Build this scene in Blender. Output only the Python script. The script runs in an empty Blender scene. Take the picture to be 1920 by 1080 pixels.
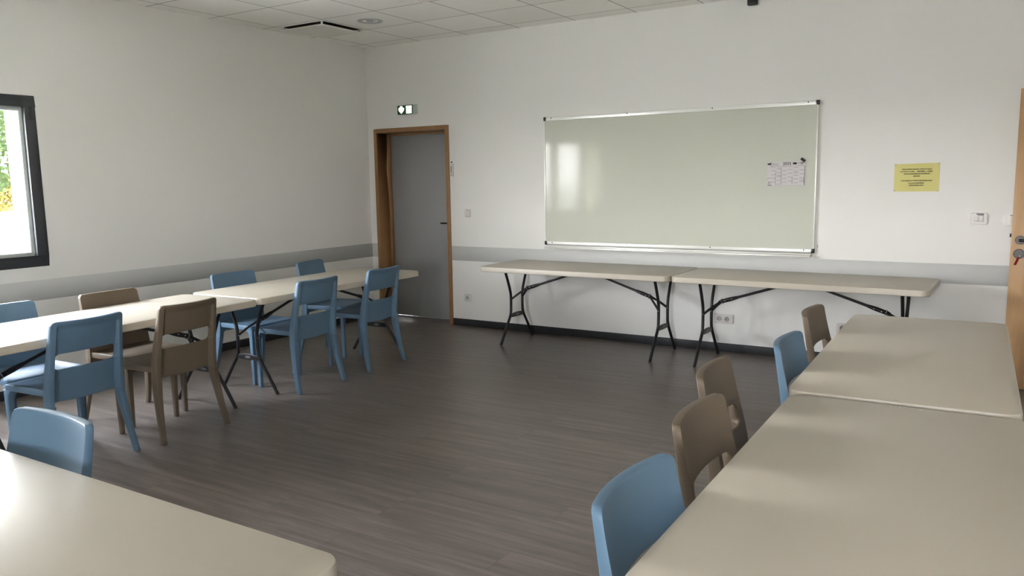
import bpy, bmesh, math, random
from mathutils import Vector, Matrix, geometry

random.seed(7)
C = bpy.context.scene.collection
SC = bpy.context.scene
PI = math.pi

# ------------------------------------------------------------------ camera
cam_d = bpy.data.cameras.new('camera')
cam = bpy.data.objects.new('camera', cam_d)
C.objects.link(cam)
cam_d.sensor_width = 36.0
cam_d.lens = 1495.1 / 1920 * 36.0
cam_d.clip_start = 0.02
cam_d.clip_end = 300
YAW, PITCH, ROLL = -0.5564, 0.1339, -0.0164
CP = Vector((6.0307, -6.7529, 1.5024))
fw = Vector((math.sin(YAW) * math.cos(PITCH), math.cos(YAW) * math.cos(PITCH), -math.sin(PITCH)))
rt = Vector((math.cos(YAW), -math.sin(YAW), 0))
up = rt.cross(fw)
rt2 = rt * math.cos(ROLL) + up * math.sin(ROLL)
up2 = -rt * math.sin(ROLL) + up * math.cos(ROLL)
M = Matrix.Identity(4)
for i in range(3):
    M[i][0], M[i][1], M[i][2], M[i][3] = rt2[i], up2[i], -fw[i], CP[i]
cam.matrix_world = M
SC.camera = cam

# ------------------------------------------------------------------ world, view, light
SC.view_settings.view_transform = 'Standard'
SC.view_settings.look = 'None'
SC.view_settings.gamma = 1
SC.view_settings.use_curve_mapping = False
SC.view_settings.exposure = 3.93
try:
    SC.cycles.use_denoising = True
    SC.cycles.denoiser = 'OPENIMAGEDENOISE'
    SC.cycles.max_bounces = 14
    SC.cycles.diffuse_bounces = 10
    SC.cycles.glossy_bounces = 6
    SC.cycles.transparent_max_bounces = 12
    SC.cycles.sample_clamp_indirect = 12
except Exception:
    pass
SKY = 5.2
w = bpy.data.worlds.new('sky'); SC.world = w
w.use_nodes = True
wn = w.node_tree.nodes; wl = w.node_tree.links
wn.clear()
wo = wn.new('ShaderNodeOutputWorld'); wb = wn.new('ShaderNodeBackground')
tc = wn.new('ShaderNodeTexCoord'); sep = wn.new('ShaderNodeSeparateXYZ')
rmp = wn.new('ShaderNodeValToRGB')
rmp.color_ramp.elements[0].position = 0.0; rmp.color_ramp.elements[0].color = (1.0, 0.995, 0.985, 1)
rmp.color_ramp.elements[1].position = 0.5; rmp.color_ramp.elements[1].color = (0.80, 0.87, 1.0, 1)
wl.new(tc.outputs['Generated'], sep.inputs[0]); wl.new(sep.outputs['Z'], rmp.inputs[0])
wl.new(rmp.outputs[0], wb.inputs[0]); wb.inputs[1].default_value = SKY
wl.new(wb.outputs[0], wo.inputs[0])

ROOM_X, ROOM_Y, H = 7.05, -9.3, 2.946


def portal(name, loc, rot, sx, sy):
    d = bpy.data.lights.new(name, 'AREA')
    d.shape = 'RECTANGLE'; d.size = sx; d.size_y = sy
    d.cycles.is_portal = True
    o = bpy.data.objects.new(name, d); C.objects.link(o)
    o.location = loc; o.rotation_euler = rot
    return o


portal('daylight_portal', (-0.03, -4.84, 1.55), (0, -PI / 2, 0), 1.25, 2.6)
portal('daylight_portal', (5.95, ROOM_Y - 0.03, 1.55), (-PI / 2, 0, PI), 1.3, 1.25)



# ------------------------------------------------------------------ materials
def mat(name, col, rough=0.5, metal=0.0, spec=0.5):
    m = bpy.data.materials.new(name); m.use_nodes = True
    b = m.node_tree.nodes['Principled BSDF']
    b.inputs['Base Color'].default_value = (*col, 1)
    b.inputs['Roughness'].default_value = rough
    b.inputs['Metallic'].default_value = metal
    b.inputs['Specular IOR Level'].default_value = spec
    m.diffuse_color = (*col, 1)
    return m


def srgb(r, g, b):
    f = lambda c: (c / 255 / 12.92) if c / 255 <= 0.04045 else ((c / 255 + 0.055) / 1.055) ** 2.4
    return (f(r), f(g), f(b))


def bump_noise(m, scale, strength, dist=0.002, detail=3, coord='Object', stretch=None, rough_var=0.0, col_var=0.0):
    nt = m.node_tree; n = nt.nodes; l = nt.links
    b = n['Principled BSDF']
    t = n.new('ShaderNodeTexCoord')
    mp = n.new('ShaderNodeMapping')
    l.new(t.outputs[coord], mp.inputs[0])
    if stretch: mp.inputs['Scale'].default_value = stretch
    nz = n.new('ShaderNodeTexNoise'); nz.inputs['Scale'].default_value = scale; nz.inputs['Detail'].default_value = detail
    l.new(mp.outputs[0], nz.inputs['Vector'])
    bp = n.new('ShaderNodeBump'); bp.inputs['Strength'].default_value = strength; bp.inputs['Distance'].default_value = dist
    l.new(nz.outputs[0], bp.inputs['Height']); l.new(bp.outputs[0], b.inputs['Normal'])
    if rough_var or col_var:
        n2 = n.new('ShaderNodeTexNoise'); n2.inputs['Scale'].default_value = 2.3; n2.inputs['Detail'].default_value = 5
        l.new(mp.outputs[0], n2.inputs['Vector'])
        if rough_var:
            mr = n.new('ShaderNodeMapRange'); r0 = b.inputs['Roughness'].default_value
            mr.inputs['To Min'].default_value = r0 - rough_var; mr.inputs['To Max'].default_value = r0 + rough_var
            l.new(n2.outputs[0], mr.inputs[0]); l.new(mr.outputs[0], b.inputs['Roughness'])
        if col_var:
            c = b.inputs['Base Color'].default_value[:]
            mx = n.new('ShaderNodeMix'); mx.data_type = 'RGBA'
            mx.inputs[6].default_value = tuple(v * (1 - col_var) for v in c[:3]) + (1,)
            mx.inputs[7].default_value = tuple(min(1, v * (1 + col_var)) for v in c[:3]) + (1,)
            l.new(n2.outputs[0], mx.inputs[0]); l.new(mx.outputs[2], b.inputs['Base Color'])
    return m


m_wall = bump_noise(mat('wall_paint', srgb(222, 221, 217), 0.75), 160, 0.35, 0.0015)
m_rail = bump_noise(mat('grey_rail', srgb(190, 191, 189), 0.5), 300, 0.12, 0.0006)
m_base = mat('dark_baseboard', srgb(37, 38, 40), 0.5)
m_blue = bump_noise(mat('blue_plastic', srgb(87, 113, 134), 0.5, 0, 0.38), 900, 0.18, 0.0003)
m_taupe = bump_noise(mat('taupe_plastic', srgb(102, 89, 73), 0.5, 0, 0.38), 900, 0.18, 0.0003)
m_top = bump_noise(mat('off_white_plastic', srgb(176, 168, 153), 0.4), 420, 0.3, 0.0005, rough_var=0.06, col_var=0.02)
m_leg = mat('charcoal_steel', srgb(38, 37, 38), 0.35, 0.3)
m_badge = mat('badge_grey', srgb(96, 94, 92), 0.4)
m_chrome = mat('bright_metal', (0.7, 0.7, 0.7), 0.25, 1.0)
m_alu = mat('aluminium', srgb(226, 226, 222), 0.35, 0.35)
m_black = mat('black_plastic', srgb(18, 18, 19), 0.4)
m_white = mat('white_plastic', srgb(205, 201, 197), 0.35)
m_socket_in = mat('socket_recess', srgb(176, 170, 168), 0.4)
m_anthr = bump_noise(mat('anthracite_frame', srgb(52, 55, 58), 0.5), 500, 0.1, 0.0004)
m_frame_w = mat('pale_frame', srgb(198, 205, 202), 0.5)
m_greydoor = bump_noise(mat('grey_door_paint', srgb(150, 151, 152), 0.45), 350, 0.25, 0.0006)
m_board = bump_noise(mat('whiteboard_enamel', srgb(193, 195, 183), 0.075, 0, 0.11), 9, 0.06, 0.004)
m_paper = mat('white_paper', srgb(198, 194, 194), 0.7)
m_yellow = mat('yellow_paper', srgb(205, 197, 126), 0.7)
m_tape = mat('clear_tape', srgb(186, 181, 140), 0.3)
m_ink = mat('black_ink', srgb(20, 20, 20), 0.6)
m_ink_olive = mat('dark_print', srgb(40, 34, 12), 0.6)
m_grey_ink = mat('grey_print', srgb(110, 104, 104), 0.6)
m_dark = mat('dark_void', srgb(34, 30, 27), 0.8)
m_chamber = mat('vent_interior', srgb(84, 76, 68), 0.8)
m_ring = mat('ring_grey', srgb(184, 184, 181), 0.4)
m_vent = mat('vent_white', srgb(226, 224, 218), 0.6)
m_green = mat('sign_green', srgb(30, 80, 42), 0.4)
m_mirror = mat('lamp_reflector', (0.4, 0.4, 0.4), 0.3, 1.0)
m_red = mat('red_plastic', srgb(112, 10, 8), 0.6, 0, 0.2)
m_rosette = mat('satin_steel', (0.045, 0.042, 0.04), 0.33, 0.9)
m_cream = bump_noise(mat('cream_render', srgb(244, 234, 208), 0.85), 120, 0.3, 0.002)
m_ground = bump_noise(mat('pale_gravel', srgb(176, 170, 158), 0.9), 60, 0.5, 0.01)
m_leafgrass = bump_noise(mat('meadow', srgb(120, 140, 60), 0.9), 30, 0.5, 0.02)
m_leaf = mat('leaf_green', srgb(34, 46, 20), 0.8, 0, 0.1)
m_leaf_y = mat('leaf_yellow', srgb(70, 62, 24), 0.8, 0, 0.1)
m_bark = bump_noise(mat('bark', srgb(92, 76, 60), 0.9), 20, 0.6, 0.02)

# lit sign face (gives off light)
m_signlit = mat('sign_luminous', srgb(236, 246, 214), 0.4)
b = m_signlit.node_tree.nodes['Principled BSDF']
b.inputs['Emission Color'].default_value = (*srgb(238, 255, 225), 1); b.inputs['Emission Strength'].default_value = 0.75


def wood(name, c1, c2, axis='Z'):
    m = mat(name, c1, 0.42)
    nt = m.node_tree; n = nt.nodes; l = nt.links; b = n['Principled BSDF']
    t = n.new('ShaderNodeTexCoord'); mp = n.new('ShaderNodeMapping')
    mp.inputs['Scale'].default_value = {'Z': (14, 14, 1.0), 'X': (1.0, 14, 14)}[axis]
    l.new(t.outputs['Object'], mp.inputs[0])
    nz = n.new('ShaderNodeTexNoise'); nz.inputs['Scale'].default_value = 4.5; nz.inputs['Detail'].default_value = 6
    nz.inputs['Distortion'].default_value = 0.6
    l.new(mp.outputs[0], nz.inputs['Vector'])
    # butt-jointed staves
    br = n.new('ShaderNodeTexBrick'); br.offset = 0.37
    br.inputs['Scale'].default_value = 1.0; br.inputs['Brick Width'].default_value = 0.45; br.inputs['Row Height'].default_value = 0.045
    br.inputs['Mortar Size'].default_value = 0.0
    br.inputs['Color1'].default_value = (0, 0, 0, 1); br.inputs['Color2'].default_value = (1, 1, 1, 1)
    mp2 = n.new('ShaderNodeMapping')
    if axis == 'Z': mp2.inputs['Rotation'].default_value = (0, PI / 2, 0)
    else: mp2.inputs['Rotation'].default_value = (PI / 2, 0, 0)
    l.new(t.outputs['Object'], mp2.inputs[0]); l.new(mp2.outputs[0], br.inputs['Vector'])
    ad = n.new('ShaderNodeMath'); ad.operation = 'MULTIPLY_ADD'; ad.inputs[1].default_value = 0.3
    mu = n.new('ShaderNodeMath'); mu.operation = 'MULTIPLY'; mu.inputs[1].default_value = 0.85
    l.new(nz.outputs[0], mu.inputs[0]); l.new(br.outputs[0], ad.inputs[0]); l.new(mu.outputs[0], ad.inputs[2])
    mx = n.new('ShaderNodeMix'); mx.data_type = 'RGBA'
    mx.inputs[6].default_value = (*c1, 1); mx.inputs[7].default_value = (*c2, 1)
    l.new(ad.outputs[0], mx.inputs[0]); l.new(mx.outputs[2], b.inputs['Base Color'])
    return m


m_wood = wood('beech_frame', srgb(160, 122, 80), srgb(126, 90, 54))
m_wood_l = wood('beech_door', srgb(184, 150, 110), srgb(158, 122, 84))


def floor_material():
    m = mat('vinyl_planks', srgb(86, 78, 74), 0.4)
    nt = m.node_tree; n = nt.nodes; l = nt.links; b = n['Principled BSDF']
    t = n.new('ShaderNodeTexCoord')
    br = n.new('ShaderNodeTexBrick'); br.offset = 0.41; br.offset_frequency = 3
    br.inputs['Scale'].default_value = 1.0
    br.inputs['Brick Width'].default_value = 1.22; br.inputs['Row Height'].default_value = 0.18
    br.inputs['Mortar Size'].default_value = 0.0016; br.inputs['Mortar Smooth'].default_value = 0.3
    br.inputs['Color1'].default_value = (0, 0, 0, 1); br.inputs['Color2'].default_value = (1, 1, 1, 1)
    br.inputs['Mortar'].default_value = (0.3, 0.3, 0.3, 1)
    l.new(t.outputs['Object'], br.inputs['Vector'])
    # grain, shifted per plank
    sc = n.new('ShaderNodeVectorMath'); sc.operation = 'MULTIPLY'; sc.inputs[1].default_value = (1.0, 15, 1)
    l.new(t.outputs['Object'], sc.inputs[0])
    ad = n.new('ShaderNodeVectorMath'); ad.operation = 'MULTIPLY_ADD'
    ad.inputs[1].default_value = (9, 7, 3)
    l.new(br.outputs['Color'], ad.inputs[0]); l.new(sc.outputs[0], ad.inputs[2])
    nz = n.new('ShaderNodeTexNoise'); nz.inputs['Scale'].default_value = 1.6; nz.inputs['Detail'].default_value = 8
    nz.inputs['Roughness'].default_value = 0.62; nz.inputs['Distortion'].default_value = 0.35
    l.new(ad.outputs[0], nz.inputs['Vector'])
    rp = n.new('ShaderNodeValToRGB'); e = rp.color_ramp.elements
    e[0].position = 0.3; e[0].color = (*srgb(76, 68, 64), 1)
    e[1].position = 0.72; e[1].color = (*srgb(122, 111, 104), 1)
    k = rp.color_ramp.elements.new(0.5); k.color = (*srgb(98, 89, 83), 1)
    l.new(nz.outputs[0], rp.inputs[0])
    hs = n.new('ShaderNodeMapRange'); hs.inputs['To Min'].default_value = 0.93; hs.inputs['To Max'].default_value = 1.06
    l.new(br.outputs['Color'], hs.inputs[0])
    vm = n.new('ShaderNodeVectorMath'); vm.operation = 'SCALE'
    l.new(rp.outputs[0], vm.inputs[0]); l.new(hs.outputs[0], vm.inputs['Scale'])
    mx = n.new('ShaderNodeMix'); mx.data_type = 'RGBA'
    mx.inputs[7].default_value = (*srgb(72, 66, 62), 1)
    l.new(br.outputs['Fac'], mx.inputs[0]); l.new(vm.outputs[0], mx.inputs[6])
    l.new(mx.outputs[2], b.inputs['Base Color'])
    rr = n.new('ShaderNodeMapRange'); rr.inputs['To Min'].default_value = 0.29; rr.inputs['To Max'].default_value = 0.4
    l.new(nz.outputs[0], rr.inputs[0]); l.new(rr.outputs[0], b.inputs['Roughness'])
    bp = n.new('ShaderNodeBump'); bp.inputs['Strength'].default_value = 0.25; bp.inputs['Distance'].default_value = 0.002
    l.new(nz.outputs[0], bp.inputs['Height']); l.new(bp.outputs[0], b.inputs['Normal'])
    return m


GX, GY = 0.1638, 0.2028     # ceiling grid origin offsets from the corner


def ceiling_material():
    m = mat('ceiling_tiles', srgb(240, 239, 235), 0.85)
    nt = m.node_tree; n = nt.nodes; l = nt.links; b = n['Principled BSDF']
    t = n.new('ShaderNodeTexCoord')
    mp = n.new('ShaderNodeMapping'); mp.inputs['Location'].default_value = (-GX / 0.6, GY / 0.6, 0)
    mp.inputs['Scale'].default_value = (1 / 0.6, 1 / 0.6, 1)
    l.new(t.outputs['Object'], mp.inputs[0])
    fr = n.new('ShaderNodeVectorMath'); fr.operation = 'FRACTION'; l.new(mp.outputs[0], fr.inputs[0])
    sb = n.new('ShaderNodeVectorMath'); sb.operation = 'SUBTRACT'; sb.inputs[1].default_value = (0.5, 0.5, 0.5)
    l.new(fr.outputs[0], sb.inputs[0])
    ab = n.new('ShaderNodeVectorMath'); ab.operation = 'ABSOLUTE'; l.new(sb.outputs[0], ab.inputs[0])
    sp = n.new('ShaderNodeSeparateXYZ'); l.new(ab.outputs[0], sp.inputs[0])
    mxm = n.new('ShaderNodeMath'); mxm.operation = 'MAXIMUM'; l.new(sp.outputs[0], mxm.inputs[0]); l.new(sp.outputs[1], mxm.inputs[1])
    gt = n.new('ShaderNodeMath'); gt.operation = 'GREATER_THAN'; gt.inputs[1].default_value = 0.5 - 0.0062
    l.new(mxm.outputs[0], gt.inputs[0])
    fl = n.new('ShaderNodeVectorMath'); fl.operation = 'FLOOR'; l.new(mp.outputs[0], fl.inputs[0])
    wh = n.new('ShaderNodeTexWhiteNoise'); wh.noise_dimensions = '2D'; l.new(fl.outputs[0], wh.inputs['Vector'])
    mr = n.new('ShaderNodeMapRange'); mr.inputs['To Min'].default_value = 0.955; mr.inputs['To Max'].default_value = 1.03
    l.new(wh.outputs['Value'], mr.inputs[0])
    vm = n.new('ShaderNodeVectorMath'); vm.operation = 'SCALE'; vm.inputs[0].default_value = srgb(240, 239, 235)
    l.new(mr.outputs[0], vm.inputs['Scale'])
    mx = n.new('ShaderNodeMix'); mx.data_type = 'RGBA'; mx.inputs[7].default_value = (*srgb(104, 100, 95), 1)
    l.new(gt.outputs[0], mx.inputs[0]); l.new(vm.outputs[0], mx.inputs[6]); l.new(mx.outputs[2], b.inputs['Base Color'])
    nz = n.new('ShaderNodeTexNoise'); nz.inputs['Scale'].default_value = 220; l.new(t.outputs['Object'], nz.inputs['Vector'])
    bp = n.new('ShaderNodeBump'); bp.inputs['Strength'].default_value = 0.3; bp.inputs['Distance'].default_value = 0.001
    l.new(nz.outputs[0], bp.inputs['Height']); l.new(bp.outputs[0], b.inputs['Normal'])
    return m


def glass_material():
    m = bpy.data.materials.new('window_glass'); m.use_nodes = True
    n = m.node_tree.nodes; l = m.node_tree.links; n.clear()
    o = n.new('ShaderNodeOutputMaterial'); mx = n.new('ShaderNodeMixShader')
    tr = n.new('ShaderNodeBsdfTransparent'); tr.inputs[0].default_value = (0.96, 0.96, 0.96, 1)
    gl = n.new('ShaderNodeBsdfGlossy'); gl.inputs['Roughness'].default_value = 0.02
    lw = n.new('ShaderNodeLayerWeight')
    pw = n.new('ShaderNodeMath'); pw.operation = 'POWER'; pw.inputs[1].default_value = 5.0
    fr = n.new('ShaderNodeMath'); fr.operation = 'MULTIPLY_ADD'; fr.inputs[1].default_value = 0.9; fr.inputs[2].default_value = 0.04
    l.new(lw.outputs['Facing'], pw.inputs[0]); l.new(pw.outputs[0], fr.inputs[0])
    l.new(fr.outputs[0], mx.inputs[0]); l.new(tr.outputs[0], mx.inputs[1]); l.new(gl.outputs[0], mx.inputs[2])
    l.new(mx.outputs[0], o.inputs[0])
    return m


m_floor = floor_material(); m_ceil = ceiling_material(); m_glass = glass_material()


# ------------------------------------------------------------------ mesh helpers
def link_bm(name, bm, m, parent=None, smooth=None, bevel=None, merge=True):
    if merge: bmesh.ops.remove_doubles(bm, verts=bm.verts, dist=1e-6)
    bmesh.ops.recalc_face_normals(bm, faces=bm.faces)
    me = bpy.data.meshes.new(name); bm.to_mesh(me); bm.free()
    for mm in (m if isinstance(m, (list, tuple)) else [m]): me.materials.append(mm)
    if smooth:
        for p in me.polygons: p.use_smooth = True
        me.set_sharp_from_angle(angle=math.radians(smooth))
    o = bpy.data.objects.new(name, me); C.objects.link(o)
    if parent: o.parent = parent
    if bevel:
        md = o.modifiers.new('edge', 'BEVEL'); md.width = bevel[0]; md.segments = bevel[1]
        md.limit_method = 'ANGLE'; md.angle_limit = math.radians(40); md.harden_normals = False
        for p in me.polygons: p.use_smooth = True
    return o


def box(bm, a, b, mi=0):
    x0, x1 = sorted((a[0], b[0])); y0, y1 = sorted((a[1], b[1])); z0, z1 = sorted((a[2], b[2]))
    v = [bm.verts.new(p) for p in ((x0, y0, z0), (x1, y0, z0), (x1, y1, z0), (x0, y1, z0), (x0, y0, z1), (x1, y0, z1), (x1, y1, z1), (x0, y1, z1))]
    for f in ((0, 3, 2, 1), (4, 5, 6, 7), (0, 1, 5, 4), (1, 2, 6, 5), (2, 3, 7, 6), (3, 0, 4, 7)):
        bm.faces.new([v[i] for i in f]).material_index = mi
    return v


def loft(bm, secs, cap=True):
    rings = [[bm.verts.new(p) for p in s] for s in secs]
    n = len(rings[0])
    for a, b_ in zip(rings, rings[1:]):
        for i in range(n):
            bm.faces.new((a[i], a[(i + 1) % n], b_[(i + 1) % n], b_[i]))
    if cap:
        bm.faces.new(rings[0][::-1]); bm.faces.new(rings[-1])


def tube(bm, pts, r, n=12, flat=None):
    """swept round (or flattened) tube through points"""
    pts = [Vector(p) for p in pts]
    secs = []
    up_ = Vector((0, 0, 1))
    prev = None
    for i, p in enumerate(pts):
        d = (pts[min(i + 1, len(pts) - 1)] - pts[max(i - 1, 0)]).normalized()
        if prev is None:
            a = d.cross(Vector((0, 1, 0)) if abs(d.y) < 0.9 else Vector((1, 0, 0))).normalized()
        else:
            a = (prev - d * prev.dot(d)).normalized()
        prev = a
        b_ = d.cross(a)
        rr = r[i] if isinstance(r, (list, tuple)) else r
        ra, rb = (rr, rr) if not flat else (rr * flat[0], rr * flat[1])
        secs.append([p + a * ra * math.cos(2 * PI * k / n) + b_ * rb * math.sin(2 * PI * k / n) for k in range(n)])
    loft(bm, secs)


def smooth_path(pts, k=6):
    """Catmull-Rom through points"""
    P = [Vector(p) for p in pts]
    P = [P[0] * 2 - P[1]] + P + [P[-1] * 2 - P[-2]]
    out = []
    for i in range(1, len(P) - 2):
        for j in range(k):
            t = j / k
            a, b_, c, d = P[i - 1], P[i], P[i + 1], P[i + 2]
            out.append(0.5 * ((2 * b_) + (c - a) * t + (2 * a - 5 * b_ + 4 * c - d) * t * t + (3 * b_ - a - 3 * c + d) * t ** 3))
    out.append(P[-2])
    return out


def arc(cx, cy, r, a0, a1, n=6):
    return [(cx + r * math.cos(math.radians(a0 + (a1 - a0) * i / n)), cy + r * math.sin(math.radians(a0 + (a1 - a0) * i / n))) for i in range(n + 1)]


def rrect(x0, y0, x1, y1, r, n=6):
    return arc(x1 - r, y0 + r, r, -90, 0, n) + arc(x1 - r, y1 - r, r, 0, 90, n) + arc(x0 + r, y1 - r, r, 90, 180, n) + arc(x0 + r, y0 + r, r, 180, 270, n)


def prism(bm, loop, f0, f1):
    """loop 2D -> two mapped loops, joined"""
    loft(bm, [[f0(*p) for p in loop], [f1(*p) for p in loop]])


def lathe(bm, prof, n=32, axis=lambda r, a, h: (r * math.cos(a), r * math.sin(a), h), close=False):
    rings = []
    for r, h in prof:
        if r < 1e-6: rings.append([bm.verts.new(axis(0, 0, h))])
        else: rings.append([bm.verts.new(axis(r, 2 * PI * k / n, h)) for k in range(n)])
    for a, b_ in zip(rings, rings[1:]):
        for i in range(n):
            j = (i + 1) % n
            if len(a) == 1 and len(b_) == 1: continue
            if len(a) == 1: bm.faces.new((a[0], b_[j], b_[i]))
            elif len(b_) == 1: bm.faces.new((a[i], a[j], b_[0]))
            else: bm.faces.new((a[i], a[j], b_[j], b_[i]))


def inside(p, poly):
    c = False; x, y = p
    for i in range(len(poly)):
        x0, y0 = poly[i - 1]; x1, y1 = poly[i]
        if (y0 > y) != (y1 > y) and x < (x1 - x0) * (y - y0) / (y1 - y0) + x0: c = not c
    return c


def resample(loop, step):
    out = []
    for i in range(len(loop)):
        a = Vector(loop[i]); b_ = Vector(loop[(i + 1) % len(loop)])
        k = max(1, int((b_ - a).length / step))
        for j in range(k): out.append(tuple(a + (b_ - a) * j / k))
    return out


def panel(bm, outer, holes, step, mf, mb, c=0.003):
    """curved sheet with thickness, holes and softly rounded edges: 2D outline triangulated, mapped to a front and a back surface"""
    def area(lp): return sum(a[0] * b_[1] - b_[0] * a[1] for a, b_ in zip(lp, lp[1:] + lp[:1])) / 2
    loops = []
    for k, lp in enumerate([outer] + list(holes)):
        lp = resample(lp, step)
        if (area(lp) > 0) != (k == 0): lp = lp[::-1]
        loops.append(lp)
    inset = []
    for lp in loops:
        q = []
        for i_ in range(len(lp)):
            a = Vector(lp[i_ - 1]); b_ = Vector(lp[i_]); d = Vector(lp[(i_ + 1) % len(lp)])
            t1 = (b_ - a).normalized(); t2 = (d - b_).normalized()
            n = (Vector((-t1.y, t1.x)) + Vector((-t2.y, t2.x)))
            n = n.normalized() / max(0.6, n.length / 2)
            q.append((b_, n))
        inset.append(q)
    co = []; ed = []
    for q in inset:
        s_ = len(co); co += [p + n * c for p, n in q]
        ed += [(s_ + i_, s_ + (i_ + 1) % len(q)) for i_ in range(len(q))]
    inner = [[tuple(p + n * c) for p, n in q] for q in inset]
    xs = [p[0] for p in outer]; ys = [p[1] for p in outer]
    ny = int((max(ys) - min(ys)) / step); nx = int((max(xs) - min(xs)) / step)
    nb = len(co)
    for j_ in range(1, ny):
        for i_ in range(1, nx):
            p = (min(xs) + (max(xs) - min(xs)) * i_ / nx, min(ys) + (max(ys) - min(ys)) * j_ / ny)
            if not inside(p, inner[0]) or any(inside(p, h) for h in inner[1:]): continue
            v = Vector(p)
            if min((v - q).length for q in co[:nb]) < step * 0.5: continue
            co.append(v)
    vs, es, fs, ov, *_ = geometry.delaunay_2d_cdt(co, ed, [], 0, 1e-7)
    idx = {}
    for k, src in enumerate(ov):
        for q in src: idx[q] = k
    A = [bm.verts.new(mf(*v)) for v in vs]; B = [bm.verts.new(mb(*v)) for v in vs]
    for f in fs:
        m_ = sum((vs[i_] for i_ in f), Vector((0, 0))) / len(f)
        if inside(m_, inner[0]) and not any(inside(m_, h) for h in inner[1:]):
            bm.faces.new([A[i_] for i_ in f]); bm.faces.new([B[i_] for i_ in reversed(f)])
    s_ = 0
    for q in inset:
        rings = [[] for _ in range(4)]
        for p, n in q:
            for k, (si, de) in enumerate(((0.29, 0.29), (0.0, 1.0), (0.0, 1.0), (0.29, 0.29))):
                pp = p + n * c * si
                F = Vector(mf(*pp)); Bk = Vector(mb(*pp)); d = (Bk - F).normalized() * c * de
                rings[k].append(bm.verts.new(F + d if k < 2 else Bk - d))
        n_ = len(q)
        allr = [[A[idx[s_ + i_]] for i_ in range(n_)]] + rings + [[B[idx[s_ + i_]] for i_ in range(n_)]]
        for a, b_ in zip(allr, allr[1:]):
            for i_ in range(n_):
                bm.faces.new((a[(i_ + 1) % n_], a[i_], b_[i_], b_[(i_ + 1) % n_]))
        s_ += n_
    for v in [v for v in bm.verts if not v.link_faces]: bm.verts.remove(v)


def tag(o, label=None, cat=None, group=None, kind=None):
    if label: o['label'] = label
    if cat: o['category'] = cat
    if group: o['group'] = group
    if kind: o['kind'] = kind
    return o


def empty(name, loc=(0, 0, 0), rz=0.0):
    o = bpy.data.objects.new(name, None); C.objects.link(o)
    o.location = loc; o.rotation_euler = (0, 0, rz); o.empty_display_size = 0.1
    return o


def copy_tree(o, parent=None):
    c = o.copy(); C.objects.link(c); c.parent = parent
    for ch in list(o.children):
        copy_tree(ch, c)
    return c


def text_mesh(bm, s, size, place, align='CENTER', depth=0.0006, bold=0.0, xs=1.0):
    """add lettering to bm; place(x, y, z) maps text space to world"""
    cu = bpy.data.curves.new('t', 'FONT'); cu.body = s; cu.size = size; cu.align_x = align; cu.align_y = 'CENTER'
    cu.extrude = depth; cu.offset = bold
    cu.resolution_u = 3
    o = bpy.data.objects.new('t', cu); C.objects.link(o)
    dg = bpy.context.evaluated_depsgraph_get()
    me = bpy.data.meshes.new_from_object(o.evaluated_get(dg))
    bpy.data.objects.remove(o); bpy.data.curves.remove(cu)
    vs = [bm.verts.new(place(v.co.x * xs, v.co.y, v.co.z)) for v in me.vertices]
    for p in me.polygons:
        try: bm.faces.new([vs[i] for i in p.vertices])
        except ValueError: pass
    bpy.data.meshes.remove(me)


# ------------------------------------------------------------------ room shell
def cells(bm, amin, amax, zmin, zmax, holes, mk):
    """rectangle minus holes, each remaining cell a box"""
    xs = sorted({amin, amax} | {h[0] for h in holes} | {h[1] for h in holes})
    zs = sorted({zmin, zmax} | {h[2] for h in holes} | {h[3] for h in holes})
    for x0, x1 in zip(xs, xs[1:]):
        for z0, z1 in zip(zs, zs[1:]):
            cx, cz = (x0 + x1) / 2, (z0 + z1) / 2
            if any(h[0] < cx < h[1] and h[2] < cz < h[3] for h in holes): continue
            box(bm, *mk(x0, x1, z0, z1))


TW = 0.35   # outer wall thickness
bm = bmesh.new(); box(bm, (-0.0, ROOM_Y, -0.12), (ROOM_X, 0.0, 0))
box(bm, (0.1, 0, -0.12), (1.1, 0.6, 0)); box(bm, (ROOM_X, -1.3, -0.12), (ROOM_X + 1.6, -0.3, 0))
tag(link_bm('floor', bm, m_floor), kind='structure')

# vent and light positions in the ceiling
VX0, VY0 = GX, -(GY + 0.6)             # vent tile near corner
LIGHTS = [(1.06, -1.10)]
holes = [(VX0 + 0.03, VX0 + 0.57, VY0 - 0.57, VY0 - 0.03)]
for lx, ly in LIGHTS: holes.append((lx - 0.07, lx + 0.07, ly - 0.07, ly + 0.07))
bm = bmesh.new()
cells(bm, 0, ROOM_X, ROOM_Y, 0, holes, lambda x0, x1, y0, y1: ((x0, y0, H), (x1, y1, H + 0.02)))
tag(link_bm('ceiling', bm, m_ceil), kind='structure')
bm = bmesh.new(); box(bm, (-TW, ROOM_Y - TW, H + 0.35), (ROOM_X + TW, TW, H + 0.5))
tag(link_bm('roof_slab', bm, m_cream), kind='structure')

WZ0, WZ1 = 0.9325, 2.1634
WY0, WY1 = -6.14, -3.555
DX0, DX1, DZ = 0.0865, 1.0957, 2.0797
bm = bmesh.new()
cells(bm, ROOM_Y - TW, TW, -0.2, H + 0.35, [(WY0, WY1, WZ0, WZ1)], lambda a, b_, c, d: ((-TW, a, c), (0, b_, d)))
tag(link_bm('wall_left', bm, m_wall), kind='structure')
bm = bmesh.new()
cells(bm, 0, ROOM_X + TW, -0.2, H + 0.35, [(DX0, DX1, -0.2, DZ)], lambda a, b_, c, d: ((a, 0, c), (b_, 0.26, d)))
tag(link_bm('wall_back', bm, m_wall), kind='structure')
bm = bmesh.new()
cells(bm, ROOM_Y, 0, -0.2, H + 0.35, [(-1.27, -0.31, -0.2, 2.08)], lambda a, b_, c, d: ((ROOM_X, a, c), (ROOM_X + TW, b_, d)))
tag(link_bm('wall_right', bm, m_wall), kind='structure')
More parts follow.
